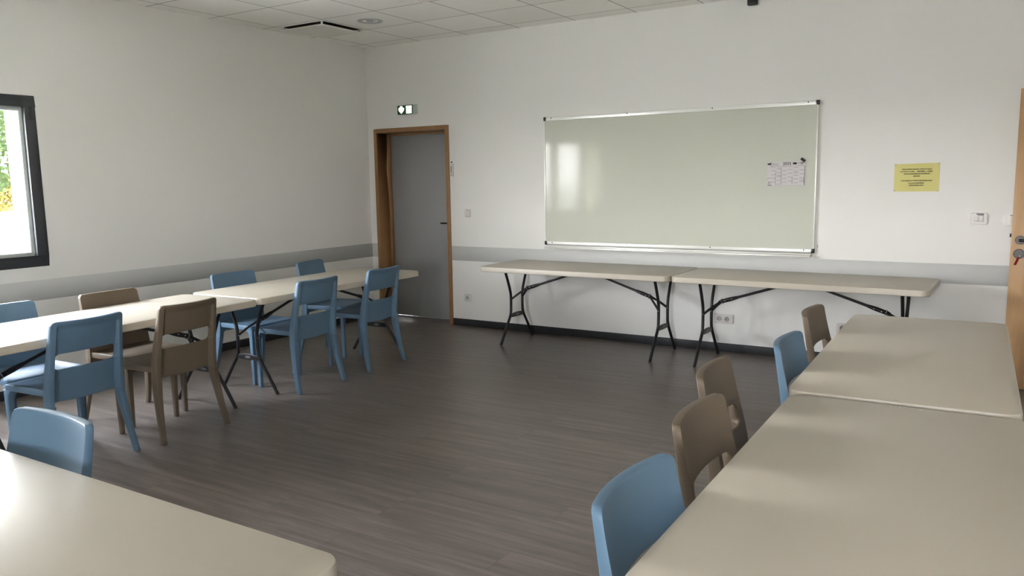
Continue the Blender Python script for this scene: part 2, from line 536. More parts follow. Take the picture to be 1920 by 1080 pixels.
bm = bmesh.new()
cells(bm, 0, ROOM_X + TW, -0.2, H + 0.35, [(5.3, 6.6, WZ0, WZ1)], lambda a, b_, c, d: ((a, ROOM_Y - TW, c), (b_, ROOM_Y, d)))
tag(link_bm('wall_front', bm, m_wall), kind='structure')
# corridors behind the two doors
bm = bmesh.new(); box(bm, (0.05, 0.6, 0), (1.15, 0.65, 2.4)); tag(link_bm('wall_corridor', bm, m_wall), kind='structure')
bm = bmesh.new(); box(bm, (ROOM_X + 1.6, -1.6, -0.1), (ROOM_X + 1.65, 0.2, 2.6)); box(bm, (ROOM_X + TW, 0.0, -0.1), (ROOM_X + 1.6, 0.05, 2.6))
box(bm, (ROOM_X + TW, -1.6, -0.1), (ROOM_X + 1.6, -1.55, 2.6)); box(bm, (ROOM_X + TW, -1.6, 2.5), (ROOM_X + 1.6, 0, 2.6))
tag(link_bm('wall_hallway', bm, m_wall), kind='structure')

# wall protection band and baseboards
BT, BB = 0.834, 0.685
bm = bmesh.new(); box(bm, (0, ROOM_Y, BB), (0.004, 0, BT)); tag(link_bm('trim_1', bm, m_rail, bevel=(0.0015, 1)), kind='structure')
bm = bmesh.new(); box(bm, (0, -0.004, BB), (DX0, 0, BT)); tag(link_bm('trim_2', bm, m_rail, bevel=(0.0015, 1)), kind='structure')
bm = bmesh.new(); box(bm, (DX1, -0.004, BB), (ROOM_X, 0, BT)); tag(link_bm('trim_3', bm, m_rail, bevel=(0.0015, 1)), kind='structure')


def baseboard(name, a, b_):
    bm = bmesh.new(); box(bm, a, b_); return tag(link_bm(name, bm, m_base, bevel=(0.004, 2)), kind='structure')


baseboard('baseboard_left', (0, ROOM_Y, 0), (0.012, 0, 0.072))
baseboard('baseboard_back', (DX1, -0.012, 0), (ROOM_X, 0, 0.072))
baseboard('baseboard_right', (ROOM_X - 0.012, ROOM_Y, 0), (ROOM_X, -1.31, 0.072))
baseboard('baseboard_front', (0, ROOM_Y, 0), (ROOM_X, ROOM_Y + 0.012, 0.072))


# ------------------------------------------------------------------ windows
def window(name, P, a0, a1, mull):
    """P(a, d, z): a along the wall, d depth outward (0 = room face)"""
    root = empty(name, P(a0, 0, WZ0)); tag(root, kind='structure')
    inv = root.location.copy()

    def bb(bm, lo, hi):
        p = Vector(P(*lo)) - inv; q = Vector(P(*hi)) - inv
        box(bm, p, q)
    f = 0.078
    bm = bmesh.new()
    bb(bm, (a0, -0.004, WZ0), (a1, 0.075, WZ0 + f)); bb(bm, (a0, -0.004, WZ1 - f), (a1, 0.075, WZ1))
    bb(bm, (a0, -0.004, WZ0 + f), (a0 + f, 0.075, WZ1 - f)); bb(bm, (a1 - f, -0.004, WZ0 + f), (a1, 0.075, WZ1 - f))
    link_bm('window_frame', bm, m_anthr, root, bevel=(0.003, 2))
    for mm in mull:
        bm = bmesh.new(); bb(bm, (mm - 0.045, -0.002, WZ0 + f), (mm + 0.045, 0.07, WZ1 - f))
        link_bm('mullion', bm, m_anthr, root, bevel=(0.003, 2))
    edges = [a0 + f] + [x for mm in sorted(mull) for x in (mm - 0.045, mm + 0.045)] + [a1 - f]
    for i in range(0, len(edges), 2):
        s0, s1 = edges[i], edges[i + 1]
        bm = bmesh.new(); e = 0.027
        for lo, hi in (((s0, 0.03, WZ0 + f), (s1, 0.1, WZ0 + f + e)), ((s0, 0.03, WZ1 - f - e), (s1, 0.1, WZ1 - f)),
                       ((s0, 0.03, WZ0 + f + e), (s0 + e, 0.1, WZ1 - f - e)), ((s1 - e, 0.03, WZ0 + f + e), (s1, 0.1, WZ1 - f - e))):
            bb(bm, lo, hi)
        sash = link_bm('sash_bead', bm, m_frame_w, root, bevel=(0.002, 1))
        bm = bmesh.new(); bb(bm, (s0 + e, 0.05, WZ0 + f + e), (s1 - e, 0.056, WZ1 - f - e))
        link_bm('pane', bm, m_glass, root)
    # outside reveal lining and sill
    bm = bmesh.new()
    bb(bm, (a0, 0.1, WZ0 - 0.02), (a1, 0.37, WZ0 + 0.02))
    link_bm('outer_sill', bm, m_frame_w, root)
    bm = bmesh.new()
    bb(bm, (a0, 0.1, WZ0 + 0.02), (a0 + 0.04, 0.352, WZ1)); bb(bm, (a1 - 0.04, 0.1, WZ0 + 0.02), (a1, 0.352, WZ1)); bb(bm, (a0, 0.1, WZ1 - 0.02), (a1, 0.352, WZ1))
    link_bm('outer_reveal', bm, m_cream, root)
    return root


w1 = window('window_1', lambda a, d, z: (-d, a, z), WY0, WY1, [-4.36, -5.35])
window('added_window', lambda a, d, z: (a, ROOM_Y - d, z), 5.3, 6.6, [])  # unseen window behind the camera, added to let light in from that side
# black hinge and screw cap at the corners of the near pane
bm = bmesh.new(); box(bm, (0.004, 2.54, 1.06), (0.012, 2.565, 1.155)); link_bm('hinge', bm, m_black, w1, bevel=(0.002, 1))
bm = bmesh.new(); lathe(bm, [(0, 0.008), (0.008, 0.008), (0.008, 0.003)], 12, lambda r, a, h: (h, 2.545 + r * math.cos(a), 0.05 + r * math.sin(a))); link_bm('screw_cap', bm, m_black, w1)

# ------------------------------------------------------------------ outdoors seen through the window
bm = bmesh.new(); box(bm, (-160, -160, -0.4), (60, 160, -0.25)); tag(link_bm('ground', bm, m_ground), kind='structure')
tree = empty('tree', (-11.5, -0.6, -0.25)); tag(tree, 'leafy green tree outside behind the window', 'tree')
bm = bmesh.new(); tube(bm, smooth_path([(0, 0, 0), (0.1, 0.05, 1.2), (0.0, 0.1, 2.4), (0.15, 0, 4.0)]), [0.2 - 0.006 * i for i in range(19)], 10)
for k in range(6):
    a = k * 1.05; tube(bm, [(0, 0.08, 1.3 + 0.3 * k), (1.1 * math.cos(a), 1.1 * math.sin(a), 2.2 + 0.35 * k), (1.9 * math.cos(a), 1.9 * math.sin(a), 3.0 + 0.4 * k)], [0.07, 0.045, 0.02], 8)
link_bm('trunk', bm, m_bark, tree, smooth=50)
bm = bmesh.new()
for k in range(15000):
    th = random.uniform(0, 2 * PI); ph = math.acos(random.uniform(-1, 1)); r = random.uniform(0.55, 1.0) ** 0.5
    c = Vector((2.7 * r * math.sin(ph) * math.cos(th), 2.7 * r * math.sin(ph) * math.sin(th), 3.2 + 2.6 * r * math.cos(ph)))
    if c.z < 0.9: c.z = 0.9 + random.random()
    s = random.uniform(0.045, 0.09)
    u = Vector((random.gauss(0, 1), random.gauss(0, 1), random.gauss(0, 1))).normalized(); v = u.orthogonal().normalized()
    q = [c - u * s, c + v * s * 0.5, c + u * s, c - v * s * 0.5]
    bm.faces.new([bm.verts.new(p) for p in q])
link_bm('foliage', bm, m_leaf, tree, merge=False)
sh = empty('shrub', (-61.0, 25.5, -0.25)); tag(sh, 'low yellowish shrub far outside, at the horizon behind the window', 'shrub')
bm = bmesh.new()
for k in range(9): tube(bm, [(0, 0, 0), (0.8 * math.cos(k * 0.7), 1.6 * math.sin(k * 0.7), 1.2), (1.4 * math.cos(k * 0.7), 3.6 * math.sin(k * 0.7), 2.0)], [0.06, 0.04, 0.02], 5)
link_bm('stem', bm, m_bark, sh)
bm = bmesh.new()
for k in range(5000):
    th = random.uniform(0, 2 * PI); r = random.uniform(0.1, 1.0) ** 0.5; hh = random.uniform(0.0, 1.0)
    c = Vector((2.2 * r * math.cos(th) * (1.1 - 0.4 * hh), 6.5 * r * math.sin(th) * (1.1 - 0.4 * hh), 0.15 + 2.6 * hh))
    sz = random.uniform(0.12, 0.24)
    u = Vector((random.gauss(0, 1), random.gauss(0, 1), random.gauss(0, 1))).normalized(); v = u.orthogonal().normalized()
    bm.faces.new([bm.verts.new(p) for p in (c - u * sz, c + v * sz * 0.5, c + u * sz, c - v * sz * 0.5)])
link_bm('foliage', bm, m_leaf_y, sh, merge=False)
bm = bmesh.new(); box(bm, (-160, 10, -0.25), (-64, 80, -0.22)); tag(link_bm('meadow', bm, m_leafgrass), kind='structure')

# ------------------------------------------------------------------ door 1: grey door in the back wall, wooden frame
d1 = empty('door_1', (DX0, 0, 0)); tag(d1, kind='structure')
wd = DX1 - DX0
FW = 0.045
bm = bmesh.new()
box(bm, (0, -0.012, 0), (FW, 0.245, DZ)); box(bm, (wd - FW, -0.012, 0), (wd, 0.245, DZ)); box(bm, (FW, -0.012, DZ - FW), (wd - FW, 0.245, DZ))
link_bm('door_frame', bm, m_wood, d1, bevel=(0.003, 2))
bm = bmesh.new()
box(bm, (FW, 0.155, 0), (FW + 0.022, 0.2, DZ - FW)); box(bm, (wd - FW - 0.022, 0.155, 0), (wd - FW, 0.2, DZ - FW)); box(bm, (FW, 0.155, DZ - FW - 0.022), (wd - FW, 0.2, DZ - FW))
link_bm('door_stop', bm, m_wood, d1, bevel=(0.002, 1))
bm = bmesh.new(); box(bm, (FW + 0.003, 0.202, 0.0085), (wd - FW - 0.003, 0.242, DZ - FW - 0.003))
leaf = link_bm('door_leaf', bm, m_greydoor, d1, bevel=(0.002, 1))
bm = bmesh.new(); box(bm, (FW, 0.19, 0), (wd - FW, 0.245, 0.005)); link_bm('threshold', bm, m_badge, d1)
bm = bmesh.new()
tube(bm, smooth_path([(0.885, 0.2, 1.06), (0.885, 0.15, 1.06), (0.87, 0.148, 1.06), (0.765, 0.148, 1.06)], 4), 0.0095, 10)
link_bm('door_handle', bm, m_rosette, leaf, smooth=50)
bm = bmesh.new(); lathe(bm, [(0, 0.012), (0.025, 0.012), (0.026, 0)], 20, lambda r, a, h: (0.885 + r * math.cos(a), 0.202 - h, 1.06 + r * math.sin(a))); link_bm('rosette', bm, m_rosette, leaf, smooth=40)

# ------------------------------------------------------------------ door 2: open wooden leaf by the right wall
LY = -0.315
d2 = empty('door_2', (6.06, LY, 0)); tag(d2, kind='structure')
LW = ROOM_X - 6.06 - 0.02
ZT = 2.058
bm = bmesh.new()
st = 0.128
box(bm, (0, 0, 0.01), (st, 0.042, ZT)); box(bm, (LW - st, 0, 0.01), (LW, 0.042, ZT))
box(bm, (st, 0, 0.01), (LW - st, 0.042, 0.13)); box(bm, (st, 0, ZT - st), (LW - st, 0.042, ZT))
dl = link_bm('door_leaf', bm, m_wood_l, d2, bevel=(0.002, 1))
bm = bmesh.new(); box(bm, (st, 0.017, 0.13), (LW - st, 0.024, ZT - st)); link_bm('glazing', bm, m_glass, d2)
hz = 1.044; hx = 0.052
bm = bmesh.new(); lathe(bm, [(0, 0.012), (0.028, 0.012), (0.030, 0.009), (0.030, 0)], 28, lambda r, a, h: (hx + r * math.cos(a), -h, hz + r * math.sin(a)))
link_bm('rosette', bm, m_rosette, dl, smooth=40)
bm = bmesh.new(); tube(bm, smooth_path([(hx, -0.01, hz), (hx, -0.045, hz), (hx + 0.012, -0.052, hz), (hx + 0.125, -0.052, hz)], 4), 0.0095, 12)
link_bm('door_handle', bm, m_rosette, dl, smooth=50)
bm = bmesh.new(); lathe(bm, [(0, 0.012), (0.030, 0.012), (0.033, 0.008), (0.033, 0)], 28, lambda r, a, h: (hx - 0.002 + r * math.cos(a), -h, hz - 0.094 + r * math.sin(a)))
link_bm('lock_rose', bm, m_rosette, dl, smooth=40)
bm = bmesh.new(); box(bm, (-0.010, 0.012, hz + 0.018), (0.001, 0.030, hz + 0.042)); link_bm('latch', bm, m_black, dl, bevel=(0.001, 1))
bm = bmesh.new(); box(bm, (LW, 0.0, 0), (LW + 0.018, 0.06, 2.075)); link_bm('door_frame', bm, m_wood_l, d2)
ky = empty('key', (6.06 + hx + 0.002, LY - 0.012, hz - 0.106)); tag(ky, 'key with red tag hanging from the lock of the open wooden door', 'key')
bm = bmesh.new(); box(bm, (-0.002, -0.023, -0.004), (0.002, -0.001, 0.004))
lathe(bm, [(0, 0.0015), (0.011, 0.0015), (0.011, -0.0015), (0, -0.0015)], 16, lambda r, a, h: (h, -0.033 + r * math.cos(a), r * math.sin(a)))
link_bm('key_blade', bm, m_chrome, ky)
bm = bmesh.new(); prism(bm, rrect(-0.008, -0.062, 0.008, -0.008, 0.005), lambda x, y: (x - 0.012 + y * 0.35 + 0.01, -0.036, y), lambda x, y: (x - 0.012 + y * 0.35 + 0.01, -0.032, y))
tag(link_bm('key_tag', bm, m_red, ky), 'red plastic tag')


# ------------------------------------------------------------------ chair
def ss(x):
    x = max(0.0, min(1.0, x)); return x * x * (3 - 2 * x)


def back_rear(z):       # rear face of the upright / rear leg
    if z >= 0.43: return -0.178 - 0.055 * ((z - 0.43) / 0.39) ** 1.25
    return -0.178 - 0.057 * ((0.43 - z) / 0.43) ** 1.7


def half_w(z):
    if z >= 0.43: return 0.221 - 0.016 * ((z - 0.43) / 0.39)
    return 0.221 + 0.027 * ((0.43 - z) / 0.43) ** 1.3


def side_th(z): return 0.026 + 0.024 * ss((0.80 - z) / 0.35)
def bulge(z): return 0.020 + 0.015 * ss((z - 0.40) / 0.40)


def make_chair(name, m):
    root = empty(name)
    # backrest outline in (u, z) with u = fraction of half width
    def U(u, z): return u * half_w(z) / 0.2
    r = 0.024
    outl = []
    outl += arc(0.2 - r, 0.82 - r, r, 0, 90, 7)
    outl += arc(-0.2 + r, 0.82 - r, r, 90, 180, 7)
    outl += [(-0.2, 0.360), (-0.166, 0.360)]
    outl += arc(-0.166 + 0.026, 0.360, 0.026, 180, 90, 5)[1:]
    outl += [(u, 0.386 - 0.006 * (1 - (u / 0.137) ** 2)) for u in (-0.08, 0.0, 0.08)]
    outl += arc(0.166 - 0.026, 0.360, 0.026, 90, 0, 5)[:-1]
    outl += [(0.166, 0.360), (0.2, 0.360)]
    hole = rrect(-0.165, 0.560, 0.165, 0.645, 0.027, 6)

    def mf(u, z):
        q = 1 - (u / 0.2) ** 2
        return (U(u, z), back_rear(z) + side_th(z) - bulge(z) * q, z + 0.003 * (1 - q) * ss((z - 0.6) / 0.2) - 0.004)

    def mb(u, z):
        q = 1 - (u / 0.2) ** 2
        t = 0.012 + (side_th(z) - 0.012) * max(ss((abs(u) - 0.163) / 0.010), ss((z - 0.785) / 0.016))
        return (U(u, z), back_rear(z) + side_th(z) - bulge(z) * q - t, z + 0.003 * (1 - q) * ss((z - 0.6) / 0.2) - 0.004)
    bm = bmesh.new(); panel(bm, outl, [hole], 0.0125, mf, mb, 0.0032)
    link_bm('backrest', bm, m, root, smooth=48)
    # seat
    so = []
    rr = 0.03
    so += arc(0.218 - rr, 0.232 - rr, rr, 0, 90, 5) + arc(-0.218 + rr, 0.232 - rr, rr, 90, 180, 5)
    so += [(-0.212, -0.132), (-0.165, -0.149), (0.165, -0.149), (0.212, -0.132)]

    def edge_d(x, y): return min(0.216 - abs(x), 0.232 - y, y + 0.149)

    def st_(x, y):
        d = ss(edge_d(x, y) / 0.07)
        return (x, y, 0.454 - 0.010 * d - 0.006 * ss((y - 0.2) / 0.03))

    def sb_(x, y):
        return (x, y, 0.418 + 0.020 * ss((edge_d(x, y) - 0.012) / 0.012))
    bm = bmesh.new(); panel(bm, so, [], 0.016, st_, sb_, 0.004)
    link_bm('seat', bm, m, root, smooth=48)
    # legs
    for s in (-1, 1):
        bm = bmesh.new(); secs = []
        for i in range(13):
            z = 0.364 * (1 - i / 12)
            t = z / 0.378
            xo = half_w(z) + 0.0004; wi = 0.0265 + 0.0134 * t ** 2; yr = back_rear(z) - 0.0004; dp = 0.030 + 0.0208 * t
            secs.append([(s * xo, yr, z), (s * (xo - wi), yr, z), (s * (xo - wi), yr + dp, z), (s * xo, yr + dp, z)])
        loft(bm, secs); link_bm('leg', bm, m, root, bevel=(0.004, 2))
    for s in (-1, 1):
        bm = bmesh.new(); secs = []
        for i in range(15):
            z = 0.424 * (1 - i / 14)
            t = z / 0.424
            fl_ = 0.03 * max(0, (z - 0.352) / 0.072) ** 2.4
            xo = 0.211 + 0.007 * t; wi = 0.025 + 0.009 * t + fl_; yf = 0.222 + 0.008 * t; dp = 0.026 + 0.012 * t + fl_
            secs.append([(s * xo, yf, z), (s * (xo - wi), yf, z), (s * (xo - wi), yf - dp, z), (s * xo, yf - dp, z)])
        loft(bm, secs); link_bm('leg', bm, m, root, bevel=(0.004, 2))
    return root


AISLE = 'chairs on the aisle side of the left tables'
WALLS = 'chairs between the left tables and the wall'
RIGHT = 'chairs in the row along the right tables'
chairs = [
    # colour, x, y, rz(deg), label, group
    ('b', 1.655, -4.395, 94, 'blue plastic chair nearest the camera on the aisle side of the left table row', AISLE),
    ('t', 1.675, -3.785, 93.5, 'only taupe chair on the aisle side of the left tables, slotted back to the camera', AISLE),
    ('b', 1.550, -2.597, 92, 'blue chair beside the black H-shaped table leg, middle of the aisle side, seen from behind', AISLE),
    ('b', 1.510, -1.825, 93.5, 'blue chair on the aisle side closest to the grey door', AISLE),
    ('b', 1.160, -4.365, -88, 'blue chair on the wall side of the left table, cut by the left picture edge', WALLS),
    ('t', 1.200, -3.700, -87, 'taupe chair on the wall side of the left table, facing the aisle', WALLS),
    ('b', 1.045, -2.580, -90, 'blue chair on the wall side just beyond the joint of the two left tables', WALLS),
    ('b', 0.945, -1.612, -76, 'farthest blue chair on the wall side, near the room corner', WALLS),
    ('b', 3.600, -5.720, 180, 'blue chair back standing behind the front table at the lower left', None),
    ('b', 5.555, -5.110, -91, 'blue chair nearest the camera in the row along the right tables', RIGHT),
    ('t', 5.500, -4.490, -90, 'taupe chair second from the camera along the right tables', RIGHT),
    ('t', 5.372, -3.935, -86, 'taupe chair pushed back furthest from the right table edge', RIGHT),
    ('b', 5.488, -3.300, -90, 'blue chair at the joint between the two right tables', RIGHT),
    ('t', 5.425, -2.475, -90, 'farthest taupe chair along the right tables, against the white wall', RIGHT),
]
proto = {'b': make_chair('blue_chair', m_blue), 't': make_chair('taupe_chair', m_taupe)}
used = set()
for c, x, y, rz, lab, grp in chairs:
    o = proto[c] if c not in used else copy_tree(proto[c])
    used.add(c)
    o.location = (x, y, 0); o.rotation_euler = (0, 0, math.radians(rz))
    tag(o, lab, 'chair')
    if grp: o['group'] = grp
    elif 'group' in o: del o['group']

# ------------------------------------------------------------------ folding tables
TH = 0.728


def make_table():
    L, W = 1.838, 0.735
    root = empty('folding_table')
    # top: rounded corners, soft upper edge, hollow underside with a rim
    bm = bmesh.new()
    secs = []
    for inset, z in ((0.030, TH - 0.020), (0.030, TH - 0.044), (0.004, TH - 0.046), (0.0, TH - 0.042), (0.0, TH - 0.006), (0.0018, TH - 0.0018), (0.006, TH)):
        lp = rrect(-L / 2 + inset, -W / 2 + inset, L / 2 - inset, W / 2 - inset, 0.06 - inset, 8)
        secs.append([(x, y, z) for x, y in lp])
    loft(bm, secs)
    link_bm('tabletop', bm, m_top, root, smooth=35, merge=False)
    prof = [(0.205, 0.700), (0.150, 0.580), (0.108, 0.470), (0.101, 0.40), (0.103, 0.30), (0.118, 0.245), (0.19, 0.14), (0.283, 0.0)]
    for e in (-1, 1):
        xl = e * (L / 2 - 0.185)
        for s in (-1, 1):
            bm = bmesh.new()
            tube(bm, smooth_path([(xl, s * y, z) for y, z in prof], 4), 0.0125, 12)
            link_bm('leg', bm, m_leg, root, smooth=50)
        # lower bowed cross plate with a small oval badge
        bm = bmesh.new()
        n = 8
        top_ = [(xl, -0.112 + 0.224 * i / n, 0.262 + 0.010 * math.sin(PI * i / n)) for i in range(n + 1)]
        bot_ = [(xl, 0.118 - 0.236 * i / n, 0.232 - 0.004 * math.sin(PI * i / n)) for i in range(n + 1)]
        lp = top_ + bot_
        loft(bm, [[(xl - 0.006, y, z) for _, y, z in lp], [(xl + 0.006, y, z) for _, y, z in lp]])
        cb = link_bm('cross_bar', bm, m_leg, root, bevel=(0.002, 2))
        for dx in (-1, 1):
            bm = bmesh.new()
            lathe(bm, [(0, 0.0078), (1, 0.0078), (1, 0.006)], 20, lambda r, a, h: (xl + dx * h, 0.028 * r * math.cos(a), 0.249 + 0.008 * r * math.sin(a)))
            link_bm('badge', bm, m_badge, cb)
        # upper cross rod, hidden under the top
        bm = bmesh.new(); tube(bm, [(xl, -0.24, 0.694), (xl, 0.24, 0.694)], 0.0125, 10); link_bm('pivot_rod', bm, m_leg, root, smooth=50)
        # folding brace: two fork arms, a joint with a locking ring, one tube up to the underside
        jx = xl - e * 0.118; jz = 0.500
        bm = bmesh.new()
        for s in (-1, 1):
            tube(bm, [(xl, s * 0.098, 0.400), (xl - e * 0.06, s * 0.055, 0.455), (jx, s * 0.008, jz)], 0.009, 8, flat=(1.15, 0.55))
        br_ = link_bm('brace_fork', bm, m_leg, root, smooth=50)
        bm = bmesh.new()
        ex, ez = xl - e * 0.70, 0.690
        dx_, dz_ = (ex - jx), (ez - jz)
        pts = [(jx + dx_ * t, 0, jz + dz_ * t) for t in (-0.04, 0.0, 0.12, 0.2, 0.24, 0.6, 1.0)]
        tube(bm, pts, [0.010, 0.016, 0.017, 0.014, 0.0105, 0.010, 0.010], 10)
        bt = link_bm('brace_tube', bm, m_leg, root, smooth=50)
        bm = bmesh.new()
        d = Vector((dx_, 0, dz_)).normalized(); u = Vector((0, 1, 0)); v = d.cross(u)
        ring = []
        for k in range(16):
            a = 2 * PI * k / 16
            ring.append(Vector((jx, 0, jz)) + d * 0.006 + (u * math.cos(a) + v * math.sin(a)) * 0.021)
        tube(bm, ring + [ring[0]], 0.0028, 6)
        link_bm('locking_ring', bm, m_chrome, bt, smooth=50)
        for t, rr2 in ((0.06, 0.005), (0.15, 0.004)):
            c = Vector((jx + dx_ * t, 0, jz + dz_ * t))
            bm = bmesh.new()
            lathe(bm, [(0, 0.0195), (rr2, 0.0195), (rr2, -0.0195), (0, -0.0195)], 10, lambda r, a, h: c + Vector((r * math.cos(a), h, r * math.sin(a))))
            link_bm('rivet', bm, m_chrome, bt)
        for s in (-1, 1):
            c = Vector((xl, s * 0.101, 0.400))
            bm = bmesh.new()
            lathe(bm, [(0, 0.0145), (0.005, 0.0145), (0.005, -0.0145), (0, -0.0145)], 10, lambda r, a, h: c + Vector((r * math.cos(a), h, r * math.sin(a))))
            link_bm('rivet', bm, m_chrome, br_)
        # moulded strip of small ridges at the middle of the end edge
        bm = bmesh.new()
        for k in range(9):
            y = -0.056 + 0.014 * k
            box(bm, (e * (L / 2 - 0.030), y, TH - 0.001), (e * (L / 2 - 0.012), y + 0.008, TH + 0.0012))
        link_bm('edge_ridge', bm, m_top, root)
    return root


tables = [
    (2.856, -0.396, -0.7, 'off-white folding table against the back wall, left one, nearest the grey door', 'folding tables below the whiteboard'),
    (4.707, -0.425, -1.4, 'off-white folding table against the back wall, right one, under the whiteboard corner', 'folding tables below the whiteboard'),
    (1.318, -2.165, 91.8, 'off-white folding table of the left row, the far one reaching to the grey door', 'folding tables in the left row'),
    (1.420, -4.035, 93.8, 'off-white folding table of the left row, the near one lit by the window', 'folding tables in the left row'),
    (5.718, -2.885, 91.6, 'far folding table of the right row, ending beside the open wooden door', 'folding tables in the right row'),
    (5.785, -4.765, 90.9, 'large near folding table filling the lower right', 'folding tables in the right row'),
    (3.982, -5.968, 0.0, 'folding table in the lower left foreground, its rounded corner over the dark floor', None),
]
tp = make_table()
for i, (x, y, rz, lab, grp) in enumerate(tables):
    o = tp if i == 0 else copy_tree(tp)
    o.location = (x, y, 0); o.rotation_euler = (0, 0, math.radians(rz))
    tag(o, lab, 'table')
    if grp: o['group'] = grp
    elif 'group' in o: del o['group']

# ------------------------------------------------------------------ whiteboard
WX0, WX1, BZ0, BZ1 = 2.231, 4.7186, 0.884, 2.0912
wbd = empty('whiteboard', (WX0, -0.001, BZ0)); tag(wbd, 'large wall-mounted whiteboard with aluminium frame above the folding tables', 'whiteboard')
bw, bh = WX1 - WX0, BZ1 - BZ0
bm = bmesh.new(); box(bm, (0.006, -0.016, 0.012), (bw - 0.006, 0, bh - 0.012)); link_bm('board', bm, m_board, wbd)
for nm, lo, hi in (('frame_rail', (0.022, -0.024, bh - 0.034), (bw - 0.022, 0, bh)), ('frame_rail', (0.022, -0.024, 0), (bw - 0.022, 0, 0.030)),
                   ('frame_rail', (0, -0.022, 0.028), (0.012, 0, bh - 0.03)), ('frame_rail', (bw - 0.012, -0.022, 0.028), (bw, 0, bh - 0.03))):
    bm = bmesh.new(); box(bm, lo, hi); fr = link_bm(nm, bm, m_alu, wbd, bevel=(0.003, 2))
    if hi[0] - lo[0] > 1:
        zz = (lo[2] + hi[2]) / 2 + 0.006
        for k in range(4):
            xx = 0.08 + (bw - 0.16) * k / 3
            bm = bmesh.new(); lathe(bm, [(0, 0.0262), (0.005, 0.0262), (0.0055, 0.023)], 10, lambda r, a, h: (xx + r * math.cos(a), -h, zz + r * math.sin(a)))
            link_bm('screw', bm, m_black, fr)
for sx in (0, 1):
    for sz in (0, 1):
        X = lambda v: v if sx == 0 else bw - v
        Zz = lambda v: v - 0.002 if sz == 0 else bh + 0.002 - v
        bm = bmesh.new()
        lp = [(-0.002, 0), (0.022, 0), (0.022, 0.020), (0.013, 0.036), (-0.002, 0.036)]
        loft(bm, [[(X(a), 0, Zz(c)) for a, c in lp], [(X(a), -0.027, Zz(c)) for a, c in lp]])
        link_bm('corner_cap', bm, m_black, wbd, bevel=(0.002, 1))
# pen tray: shallow channel under the lower rail
bm = bmesh.new()
prof = [(0, 0.0), (-0.03, -0.004), (-0.034, -0.012), (-0.034, -0.020), (-0.070, -0.026), (-0.073, -0.018), (-0.078, -0.018), (-0.078, -0.034), (-0.034, -0.034), (0, -0.034)]
loft(bm, [[(0.02, y, z) for y, z in prof], [(bw - 0.02, y, z) for y, z in prof]])
link_bm('pen_tray', bm, m_alu, wbd, bevel=(0.0012, 1))

# calendar sheet on the board
cal = empty('wall_calendar', (4.332, -0.0185, 1.421)); tag(cal, 'white 2025 calendar sheet with printed monthly columns held on the whiteboard', 'calendar')
cw, chh = 0.303, 0.198
bm = bmesh.new()
n = 10
loft(bm, [[(cw * i / n, -0.0022 - 0.0006 * math.sin(i * 1.3), z) for z in (0, chh)] + [(cw * i / n, -0.0012 - 0.0006 * math.sin(i * 1.3), z) for z in (chh, 0)] for i in range(n + 1)])
link_bm('sheet', bm, m_paper, cal)
PC = lambda x, y, z: (x, -0.0036 - z, y)
bm = bmesh.new()
text_mesh(bm, '2025', 0.033, lambda x, y, z: PC(x + 0.156, y + 0.180, z), bold=0.0004, xs=1.0)
link_bm('calendar_title', bm, m_ink, cal)
bm = bmesh.new(); box(bm, PC(0.202, 0.174, 0), PC(0.231, 0.190, 0.0006)); link_bm('title_block', bm, m_ink, cal)
bm = bmesh.new(); box(bm, PC(0.001, 0.174, 0), PC(0.031, 0.187, 0.0006)); link_bm('logo_block', bm, m_ink, cal)
bm = bmesh.new(); tube(bm, [PC(0.030 + 0.014 * math.cos(a * PI / 8), 0.177 + 0.016 * math.sin(a * PI / 8), 0.0003) for a in range(17)], 0.0012, 5); link_bm('logo_ring', bm, m_green, cal)
bm = bmesh.new()
for (a, b_, c, d) in ((0.048, 0.180, 0.088, 0.183), (0.046, 0.168, 0.086, 0.171), (0.237, 0.184, 0.262, 0.187), (0.237, 0.178, 0.255, 0.1795), (0.26, 0.173, 0.288, 0.1765), (0.262, 0.180, 0.284, 0.190), (0.29, 0.181, 0.302, 0.185),
                      (0.235, 0.162, 0.292, 0.164), (0.292, 0.003, 0.2955, 0.162), (0.06, 0.004, 0.288, 0.0055),
                      (0.0655, 0.012, 0.068, 0.122), (0.1095, 0.016, 0.1125, 0.150), (0.197, 0.016, 0.200, 0.075), (0.287, 0.020, 0.2895, 0.066),
                      (0.001, 0.052, 0.003, 0.066), (0.003, 0.066, 0.028, 0.069), (0.003, 0.004, 0.040, 0.009), (0.008, 0.009, 0.012, 0.034), (0.024, 0.009, 0.028, 0.034), (0.008, 0.031, 0.028, 0.035)):
    box(bm, PC(a, b_, 0), PC(c, d, 0.0006))
rows = [(0.155, 0.125, 0.092, 0.064, 0.033), (0.156, 0.139, 0.108, 0.086, 0.078, 0.047, 0.017), (0.157, 0.123, 0.091, 0.060, 0.030), (0.158, 0.133, 0.103, 0.072, 0.041), (0.150, 0.118, 0.107, 0.086, 0.056, 0.025), (0.128, 0.096, 0.066, 0.047, 0.034)]
for ci, zs_ in enumerate(rows):
    x0 = 0.031 + 0.0445 * ci
    for zz in zs_: box(bm, PC(x0, zz, 0), PC(x0 + 0.036, zz + 0.0024, 0.0006))
link_bm('printed_lines', bm, m_grey_ink, cal)
bm = bmesh.new()
R_ = Matrix.Rotation(math.radians(40), 3, 'Y')
lp = [R_ @ Vector((x, 0, z)) for x, z in rrect(-0.019, -0.010, 0.019, 0.010, 0.003, 3)]
loft(bm, [[Vector((4.612, -0.023, 1.629)) + p for p in lp], [Vector((4.612, -0.034, 1.629)) + p for p in lp]])
tag(link_bm('board_magnet', bm, m_black, bevel=(0.002, 2)), 'small black magnet at the upper right corner of the 2025 calendar', 'magnet')

